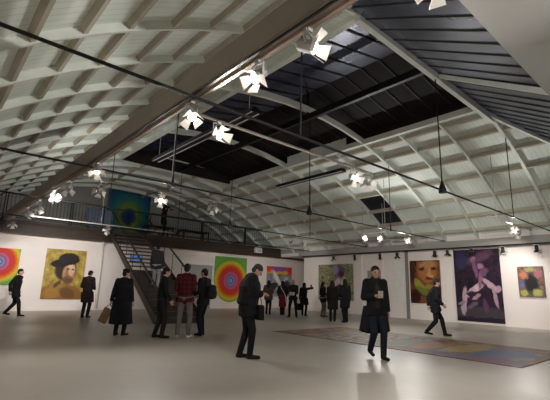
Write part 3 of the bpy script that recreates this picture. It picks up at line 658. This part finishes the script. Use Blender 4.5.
def person(label, pos, H, facing, feet=None, hands=None, lean=0.0, side=0.0, head=(0, 0), drop=0.0, group=None, stout=1.0,
           top=BLK, top_mat=None, hem=.47, flare=1.0, puff=1.0, legs=BLK, shoe=(.012, .010, .009), hair='short', hair_col=HAIR, skirt=None, hat=None, scarf=None, vox=.010, opening=None, tails=None):
    """facing = world (x, y) direction; feet = ((x, y, lift, toe_yaw) right, left); hands = targets right, left (units of height, person's frame: +y ahead, +x right)"""
    rz = math.atan2(-facing[0], facing[1]); t = thing('person', label, 'person', pos, rz, group)
    S = H
    feet = feet or ((.055, .0, 0, -.12), (-.055, .0, 0, .12)); hands = hands or ((.135, .02, .47), (-.135, .02, .47))
    V = lambda x, y, z: Vector((x, y, z))
    P = V(0, 0, .525 - drop); sp = V(math.sin(side), math.sin(lean), math.cos(lean) * math.cos(side)).normalized()
    waist = P + sp * .085; chest = P + sp * .20; nb = P + sp * .315; sh = P + sp * .288
    hy, hp = head; f = rotv((0, math.cos(hp), -math.sin(hp)), hy); r = rotv((1, 0, 0), hy); u = r.cross(f)
    hc = nb + sp * .018 + u * .068 + f * .014; B = (r, f, u)
    sk = {}
    for i, s in ((0, 1), (1, -1)):
        fx, fy, fl, fyaw = feet[i]; hip = P + V(s * .05, 0, -.005); ank = V(fx, fy, .045 + fl)
        toe = rotv((0, 1, 0), fyaw); pitch = min(fl * 4.5, 1.0)
        knee, ank = ik(hip, ank, .245, .240, (toe + V(0, .2, 0)))
        tv = toe * math.cos(pitch) - V(0, 0, 1) * math.sin(pitch); heel = ank - V(0, 0, .020) - toe * .016
        S0 = sh + V(s * .100, 0, 0); T = V(*hands[i])
        elb, wr = ik(S0, T, .168, .150, (s * .55, -1.0, -.15))
        sk[i] = dict(s=s, hip=hip, knee=knee, ank=ank, tv=tv, heel=heel, S=S0, E=elb, Wr=wr)
    q = lambda b, *a, **k: b.cone(*[x * S if isinstance(x, (Vector, float)) and i < 4 else x for i, x in enumerate(a)], **k)
    b = Blob()
    # body: trunk, neck, head, limbs, hands
    q(b, P, waist, .058, .052, ex=1.35); q(b, waist, chest, .052, .060, ex=1.45); q(b, chest, sh - sp * .02, .058, .042, ex=1.7); q(b, nb - sp * .03, hc - u * .02, .033, .031)
    b.ell((hc + u * .012) * S, B, [x * S for x in (.044, .054, .054)]); b.ell((hc - u * .024 + f * .012) * S, B, [x * S for x in (.034, .041, .044)])
    q(b, hc + f * .050 + u * .006, hc + f * .064 - u * .014, .006, .0095); b.ell((hc + f * .046 + u * .013) * S, B, [x * S for x in (.030, .010, .006)])
    for s in (1, -1): b.ell((hc + r * s * .044 - f * .002 - u * .004) * S, B, [x * S for x in (.006, .010, .017)])
    for i in (0, 1):
        k = sk[i]; s = k['s']
        q(b, k['hip'], k['knee'], .050, .033); q(b, k['knee'], k['ank'], .034, .021); q(b, k['heel'], k['ank'] - V(0, 0, .024) + k['tv'] * .07, .018, .014)
        q(b, k['S'], k['E'], .031, .025); q(b, k['E'], k['Wr'], .025, .0165)
        d = (k['Wr'] - k['E']).normalized(); side_ = V(0, 1, 0) - d * d.y
        side_ = side_.normalized() if side_.length > .2 else V(-s, 0, .3).normalized(); n_ = d.cross(side_) * s
        if n_.dot(V(-s, 0, 0)) < 0: n_ = -n_
        b.ell((k['Wr'] + d * .035) * S, (side_, n_, d), [x * S for x in (.024, .0115, .034)])
        for j, (o_, L) in enumerate(((.019, .042), (.0065, .047), (-.0065, .044), (-.019, .034))):
            p0 = k['Wr'] + d * .055 + side_ * o_; cu = .45 + .1 * j; p1 = p0 + (d * math.cos(cu) + n_ * math.sin(cu) + side_ * o_ * 4) * (L * .55); c2 = cu + .7
            p2 = p1 + (d * math.cos(c2) + n_ * math.sin(c2)) * (L * .45); q(b, p0, p1, .0052, .005, n=8); q(b, p1, p2, .005, .0042, n=8)
        p0 = k['Wr'] + d * .018 + side_ * .018; p1 = p0 + (d * .6 + side_ * .75 + n_ * .25).normalized() * .028; p2 = p1 + (d * .85 + side_ * .2 + n_ * .4).normalized() * .022
        q(b, p0, p1, .0075, .006, n=8); q(b, p1, p2, .006, .0048, n=8)
    b.build('body', SKIN, t, vox)
    for s in (1, -1):
        MB().ball((hc + f * .0515 + r * s * .0175 + u * .002) * S, .0062 * S, 8, 6).obj('eye', EYE, t, True)
    m = Blob(); m.ell((hc + f * .0515 - u * .031) * S, B, [x * S for x in (.015, .0045, .0045)], 10, 6); m.build('mouth', LIP, t, .004, 1)
    # trousers
    tr = Blob(); q(tr, P + V(0, 0, -.01), waist - sp * .01, .064 * stout, .060 * stout, ex=1.32, cap=.5)
    if skirt is None or True:
        for i in (0, 1):
            k = sk[i]; w = 1.0 if legs is not None else .9
            q(tr, k['hip'], k['knee'], .058 * w, .040 * w); q(tr, k['knee'], k['ank'] - V(0, 0, .012), .040 * w, .031 * w, cap=.3)
    tr.build('trousers', fab(legs), t, vox)
    # shoes
    for i in (0, 1):
        k = sk[i]; sho = Blob(); q(sho, k['heel'] - V(0, 0, .003), k['heel'] + k['tv'] * .112 - V(0, 0, .006), .0215, .0175, ex=1.15, lat=k['tv'].cross(V(0, 0, 1)))
        q(sho, k['ank'] - V(0, 0, .02), k['heel'] + k['tv'] * .05, .024, .020); o = sho.build('shoe', fab(shoe, .5), t, vox)
    # jacket, coat or shirt
    j = Blob(); w = stout * puff; k0, k1 = sk[0], sk[1]
    q(j, P + sp * .03, waist, .070 * w, .066 * w, ex=1.35, cap=.4); q(j, waist, chest, .066 * w, .071 * w, ex=1.45); q(j, chest, sh - sp * .015, .070 * w, .050 * w, ex=1.68)
    q(j, sh, nb + sp * .012, .050, .043, cap=.4)
    q(j, k0['S'] - V(0, 0, .006), k1['S'] - V(0, 0, .006), .036 * puff, .036 * puff)
    for k in (k0, k1): q(j, nb + sp * .004, k['S'] + V(-k['s'] * .02, 0, .006), .034, .030)
    for i in (0, 1):
        k = sk[i]; d = (k['Wr'] - k['E']).normalized()
        q(j, k['S'], k['E'], .042 * puff, .036 * puff); q(j, k['E'], k['Wr'] - d * .004, .036 * puff, .028 * puff, cap=.3)
    if hem < .50:
        w = min(w, 1.30)
        for i in (0, 1):
            k = sk[i]; L = P.z - hem
            if L < .23: e = k['hip'] + (k['knee'] - k['hip']).normalized() * L
            else: e = k['knee'] + (k['ank'] - k['knee']) * min((L - .23) / .24, .9); e = e * .55 + V(k['hip'].x * 1.3, k['hip'].y, e.z) * .45
            q(j, k['hip'] + V(0, 0, .01), e, .066 * w, .066 * w * flare, ex=1.12, cap=.12)
        mid = (P + V(0, 0, 0)); e2 = V((sk[0]['knee'].x + sk[1]['knee'].x) / 2, (sk[0]['knee'].y + sk[1]['knee'].y) / 2 * .6, hem + .01)
        q(j, mid, e2, .066 * w, .068 * w * flare, ex=1.45, cap=.12)
    if tails is not None:   # open coat: the skirts hang at the sides and back
        for s in (1, -1):
            q(j, P + V(s * .062, -.03, .02), V(s * .098, -.055, tails), .058 * w, .066 * w, cap=.12)
            q(j, P + V(s * .075, .012, .02), V(s * .118, -.005, tails + .01), .042 * w, .046 * w, cap=.12)
        q(j, P + V(0, -.045, .02), V(0, -.085, tails), .055 * w, .060 * w, ex=1.3, cap=.12)
    jo = j.build('coat' if hem < .40 or tails else 'jacket', top_mat or fab(top), t, vox)
    if opening is not None:   # shirt or jumper showing in the open coat front
        o = Blob(); q(o, P + sp * .03 + V(0, .070 * w - .036, 0), chest + V(0, .071 * w - .038, 0), .044, .046, ex=1.0); q(o, chest + V(0, .071 * w - .038, 0), nb - sp * .03 + V(0, .018, 0), .048, .030, ex=1.0)
        o.build('jumper', fab(opening), t, vox)
    if skirt is not None:
        c_, z_ = skirt; o = Blob(); q(o, waist, P, .068, .080, ex=1.35, cap=.3); q(o, P, V(0, (sk[0]['knee'].y + sk[1]['knee'].y) / 2, z_), .080, .088, ex=1.3, cap=.1); o.build('skirt', fab(c_), t, vox)
    # hair, hat, scarf
    if hair != 'bald':
        h = Blob(); h.ell((hc + u * .024 - f * .005) * S, B, [x * S for x in (.0485, .0565, .051)]); h.ell((hc - f * .026 - u * .004) * S, B, [x * S for x in (.042, .036, .046)])
        if hair == 'long':
            q(h, hc - f * .022 + u * .01, nb - f * .045 - sp * .04, .042, .034, ex=1.3, lat=r)
            for s in (1, -1): q(h, hc + r * s * .040 - f * .006, nb + r * s * .045 - f * .01 - sp * .02, .018, .016)
        if hair == 'bun': h.ell((hc - f * .062 + u * .028) * S, B, [x * S for x in (.024, .024, .022)])
        h.build('hair', fab(hair_col, .6), t, vox)
    else:
        h = Blob()
        for s in (1, -1): h.ell((hc - f * .02 + r * s * .036 - u * .004) * S, B, [x * S for x in (.013, .028, .022)])
        h.ell((hc - f * .040 - u * .012) * S, B, [x * S for x in (.032, .018, .020)]); h.build('hair', fab(hair_col, .6), t, vox)
    if hat is not None:
        h = Blob(); h.ell((hc + u * .042 - f * .004) * S, B, [x * S for x in (.054, .062, .036)]); h.build('hat', fab(hat), t, vox)
    if scarf is not None:
        h = Blob(); q(h, nb - sp * .012, nb + sp * .018, .045, .042, ex=1.1); h.build('scarf', fab(scarf), t, vox)
    mw = Matrix.Translation(Vector(pos)) @ Matrix.Rotation(rz, 4, 'Z')
    return dict(root=t, wr=[mw @ (sk[i]['Wr'] * S) for i in (0, 1)], hand=[mw @ ((sk[i]['Wr'] + (sk[i]['Wr'] - sk[i]['E']).normalized() * .07) * S) for i in (0, 1)], mw=mw, chest=mw @ (chest * S), head=mw @ (hc * S), f=mw.to_3x3() @ f, sh=mw @ (sh * S))

IR = Vector((.755, -.656, 0)); IA = Vector((.656, .755, 0))      # picture right / away from the viewer, as floor directions
def dirn(r, a): v = IR * r + IA * a; return (v.x, v.y)

# near pair
bowed = person('large person in a black puffer jacket, head bowed over a phone, standing nearest', (4.62, 6.02, 0), 1.72, dirn(1, .15),
       feet=((.05, .045, 0, -.1), (-.05, -.055, 0, .1)), hands=((.055, .150, .655), (-.045, .150, .655)), lean=.14, head=(-.1, .66), stout=1.30, puff=1.28, hem=.43, hair_col=(.03, .028, .027), top=BLK, vox=.008)
walker = person('person in a long open dark coat over an olive jumper, walking across the floor cloth', (6.72, 4.70, 0), 1.74, (-.5, -.86),
       feet=((.045, -.06, .045, -.1), (-.04, .085, 0, .05)), hands=((.055, .120, .66), (-.150, .0, .47)), lean=.03, head=(-.1, .05), stout=1.02, puff=1.06, hem=.44, tails=.27, hair_col=(.018, .013, .010), top=BLK, opening=(.030, .028, .016), scarf=(.02, .018, .016), vox=.008, drop=.01, legs=(.012, .015, .024))
strider = person('person in a dark suit striding right in front of the brown painted face', (11.72, 6.10, 0), 1.70, dirn(1, -.12),
       feet=((.05, -.175, .035, 0), (-.05, .165, 0, 0)), hands=((.13, .10, .53), (-.13, -.07, .50)), lean=.10, drop=.025, head=(0, .12), hem=.40, stout=1.15, puff=1.1, hair='short', hair_col=(.02, .018, .016), top=BLK)
# left side
person('person in a dark coat striding past the small square of rings at the far left', (2.80, 17.55, 0), 1.74, dirn(1, .15),
       feet=((.05, .155, 0, 0), (-.05, -.17, .03, 0)), hands=((.135, -.05, .50), (-.135, -.06, .50)), lean=.08, drop=.022, hem=.37, stout=1.12, top=BLK)
person('person in a dark brown coat with bowed head looking at the golden portrait', (4.80, 15.9, 0), 1.72, dirn(.1, 1), hands=((.08, .13, .60), (-.08, .13, .60)), head=(0, .35), hem=.33, stout=1.15, top=(.022, .015, .013))
p3 = person('person in a long black coat seen from behind, alone left of the staircase', (3.93, 10.2, 0), 1.62, dirn(.1, 1), feet=((.055, .02, 0, -.3), (-.05, -.02, 0, .1)), hands=((.16, .03, .45), (-.185, -.02, .42)), hem=.19, flare=1.3, stout=1.25, hat=BLK, top=BLK, head=(-.6, .1))
STAIRP = person('person in a grey jacket and pale jeans climbing the staircase', (6.85, 14.72, 1.09), 1.70, dirn(.1, 1), feet=((.05, .02, 0, 0), (-.05, .0, 0, 0)), hands=((.15, .08, .50), (-.15, .05, .50)), head=(0, .1), hem=.46, stout=1.1, top=(.040, .040, .044), legs=(.42, .41, .43))
person('person in a black coat facing right, left of the three talking', (4.58, 9.38, 0), 1.68, dirn(.9, .35), feet=((.06, .03, 0, -.2), (-.06, -.06, 0, .2)), hands=((.12, .11, .52), (-.13, .05, .49)), lean=.05, hem=.42, top=BLK, legs=(.022, .018, .016), head=(0, .1))
person('person in a red plaid shirt and grey trousers seen from behind', (5.07, 9.12, 0), 1.79, dirn(.05, 1), feet=((.075, 0, 0, -.2), (-.075, 0, 0, .25)), hands=((.06, .13, .60), (-.06, .13, .60)), hem=.485, legs=(.16, .14, .125), shoe=(.55, .53, .50), top_mat=plaid_mat(), stout=1.08)
p7 = person('person in black with a backpack, right of the three talking', (5.70, 9.28, 0), 1.70, dirn(-.9, .45), feet=((.05, .02, 0, -.1), (-.05, -.02, 0, .1)), hands=((.06, .12, .58), (-.07, .12, .60)), hem=.46, top=BLK, legs=BLK)
# the far row
far = 'visitors in the far row'
person('person in a brown jacket with dark leggings at the left of the far row', (13.05, 15.3, 0), 1.63, dirn(.2, .9), feet=((.045, .02, 0, 0), (-.045, -.02, 0, 0)), hands=((.07, .1, .60), (-.1, .07, .55)), hem=.44, puff=1.15, hair='long', top=(.075, .042, .026), legs=BLK, vox=.012)
p10 = person('person with long dark hair in a dark red skirt, a pale strap across the back', (13.25, 14.5, 0), 1.62, dirn(.1, .9), feet=((.035, .0, 0, 0), (-.035, 0, 0, 0)), hands=((.1, .08, .55), (-.1, .08, .55)), hem=.48, hair='long', top=(.016, .013, .014), legs=BLK, skirt=((.16, .012, .022), .25), vox=.012)
p11 = person('balding person in a dark jacket with legs apart, holding a pale sheet', (12.85, 13.35, 0), 1.66, dirn(-.25, -1), feet=((.10, 0, 0, -.3), (-.10, .02, 0, .3)), hands=((.03, .13, .62), (-.04, .13, .62)), hem=.46, hair='bald', hair_col=(.25, .24, .23), top=(.028, .022, .022), vox=.012)
p12 = person('person in a black coat raising a phone at the right end of the far row', (14.1, 13.9, 0), 1.55, dirn(.35, .9), feet=((.05, .0, 0, -.3), (-.05, 0, 0, .2)), hands=((.20, .14, .86), (-.15, .02, .47)), hem=.34, flare=1.15, hat=(.012, .011, .012), hair='long', top=BLK, vox=.012)
person('person in a black jacket and pale grey trousers left of the standing portrait', (14.55, 13.1, 0), 1.62, dirn(.9, .35), feet=((.05, .02, 0, 0), (-.05, -.02, 0, 0)), hands=((.06, .12, .62), (-.07, .12, .60)), hem=.42, hair='long', top=BLK, legs=(.20, .18, .17), vox=.012)
person('person in a long dark coat close in front of the standing portrait, left of two', (12.75, 10.95, 0), 1.62, dirn(.2, 1), feet=((.045, .02, 0, -.1), (-.05, -.02, 0, .1)), hands=((.07, .12, .58), (-.13, .03, .48)), hem=.30, stout=1.12, hair='long', top=(.014, .012, .012), vox=.012)
person('person in a black coat close in front of the standing portrait, right of two', (13.0, 10.5, 0), 1.70, dirn(-.35, .9), feet=((.06, .04, 0, -.1), (-.05, -.04, 0, .1)), hands=((.135, .03, .48), (-.07, .12, .58)), hem=.33, stout=1.08, hair='long', top=BLK, vox=.012)
ph = person('person in black on the mezzanine aiming a camera over the railing', (9.85, 20.75, 3.80), 1.86, dirn(1, -.1), feet=((.05, .03, 0, 0), (-.05, -.03, 0, 0)), hands=((.045, .125, .88), (-.045, .14, .88)), hem=.42, stout=1.12, hat=BLK, top=BLK, vox=.012)

# ------------------------------------------------------------------ what they carry
def carried(name, label, cat, loc, rz=0): return thing(name, label, cat, loc, rz)
def phone(c, rz, label, tilt=.5):
    t = carried('phone', label, 'phone', c, rz); t.rotation_euler.x = tilt
    bx('case', (-.036, -.005, -.07), (.036, .005, .07), M_['black'], t, .003); bx('display', (-.032, -.0062, -.064), (.032, -.005, .064), M_['glass_dark'], t)
def ang(p): return p['root'].rotation_euler.z
phone((bowed['hand'][0] + bowed['hand'][1]) / 2 + Vector((0, 0, .03)), ang(bowed), 'dark phone held low by the bowed person in the puffer jacket', -.7)
phone(p12['hand'][0] + Vector((0, 0, .05)), ang(p12), 'phone raised by the person in the black coat at the end of the far row', 0)
t = carried('paper', 'pale folded sheet held to the chest by the walker in the open coat', 'paper', walker['hand'][0] + Vector((0, 0, .0)), ang(walker))
MB().prism([(-.05, .0, -.06), (.05, .0, -.06), (.05, .015, .07), (-.05, .015, .07)], (0, .004, 0)).obj('sheet', plain('paper', (.42, .36, .32), .8), t)
t = carried('paper', 'pale sheet held by the balding person in the far row', 'paper', (p11['hand'][0] + p11['hand'][1]) / 2, ang(p11))
MB().prism([(-.11, .02, -.05), (.11, .02, -.05), (.11, -.02, .09), (-.11, -.02, .09)], (0, .004, 0)).obj('sheet', plain('paper_white', (.62, .60, .57), .8), t)
t = carried('camera', 'black camera held up by the photographer on the mezzanine', 'camera', (ph['hand'][0] + ph['hand'][1]) / 2 + Vector((0, 0, .03)), ang(ph))
bx('camera_body', (-.07, -.03, -.045), (.07, .03, .045), M_['black'], t, .008); MB().tube((0, .03, 0), (0, .15, 0), .035, .04, 14).obj('camera_lens', M_['black'], t); bx('viewfinder', (-.025, -.03, .04), (.025, .025, .065), M_['black'], t, .005)
# backpack: sits on the back of p7
def onback(p, x, y, z): return p['mw'] @ Vector((x, y, z))
t = carried('backpack', 'dark backpack worn by the right of the three people talking', 'backpack', onback(p7, 0, -.245, 1.08), ang(p7))
b = Blob(); b.cone((0, 0, -.10), (0, 0, .14), .115, .105, ex=1.25, cap=.6); b.build('pack', fab((.018, .016, .02)), t)
b = Blob(); b.cone((0, -.085, -.08), (0, -.085, .02), .06, .055, ex=1.35, cap=.6); b.build('front_pocket', fab((.024, .02, .024)), t)
for s in (-.09, .09): MB().beam((s, .07, -.08), (s, .10, .22), .035, .012, (0, 1, 0)).obj('shoulder_strap', fab((.018, .016, .02)), t)
# bags
def bag(name, label, c, rz, w, h, dp, col, strap=.3):
    t = carried(name, label, 'bag', c, rz)
    MB().prism([(-w / 2, -dp / 2, -h), (w / 2, -dp / 2, -h), (w * .42, -dp / 2, 0), (-w * .42, -dp / 2, 0)], (0, dp, 0)).obj('bag_body', fab(col), t, bevel=.01)
    m = MB(); pts = [(w * .3 * math.cos(a), 0, strap * math.sin(a)) for a in [PI * i / 10 for i in range(11)]]
    for a, c_ in zip(pts, pts[1:]): m.tube(a, c_, .008, n=6)
    m.obj('handle', fab(col), t)
h = p3['hand'][1]
t = carried('carry_bag', 'tan flat bag swinging from the left hand of the person in the long black coat', 'bag', (h.x, h.y, h.z - .02), math.atan2(IR.y, IR.x)); t.rotation_euler.y = .42
bx('bag_body', (-.10, -.03, -.42), (.10, .03, -.05), fab((.20, .12, .065)), t, .012)
m = MB(); pts = [(.07 * math.cos(a), 0, -.05 + .08 * math.sin(a)) for a in [PI * i / 8 for i in range(9)]]
for a, c_ in zip(pts, pts[1:]): m.tube(a, c_, .008, n=6)
m.obj('handle', fab((.12, .07, .04)), t)
h = p12['hand'][1]; bag('hand_bag', 'black bag with pale front in the lowered hand of the person raising a phone', (h.x, h.y, h.z - .10), ang(p12), .30, .32, .10, BLK, .12)
h = bowed['mw'] @ Vector((-.30, .12, .86)); h2 = (bowed['mw'] @ Vector((.33, .10, .95)))
bag('shoulder_bag', 'black shoulder bag hanging at the front of the bowed person in the puffer jacket', bowed['mw'] @ Vector((.12, .22, .93)), ang(bowed) + .3, .26, .26, .10, BLK, .14)
# pale strap across the back of p10, with its small bag
t = carried('cross_body_bag', 'small bag on a pale strap worn by the person in the dark red skirt', 'bag', onback(p10, .17, -.03, .80), ang(p10))
bx('bag_body', (-.03, -.10, -.16), (.05, .10, .02), fab((.42, .38, .34)), t, .012)
pts = [(.0, -.06, .02), (-.05, -.105, .18), (-.14, -.125, .34), (-.22, -.11, .46), (-.25, -.04, .54)]; m = MB()
for a, c_ in zip(pts, pts[1:]): m.beam(a, c_, .03, .008, (0, 1, 0))
m.obj('strap', plain('pale_strap', (.60, .56, .52), .7), t)
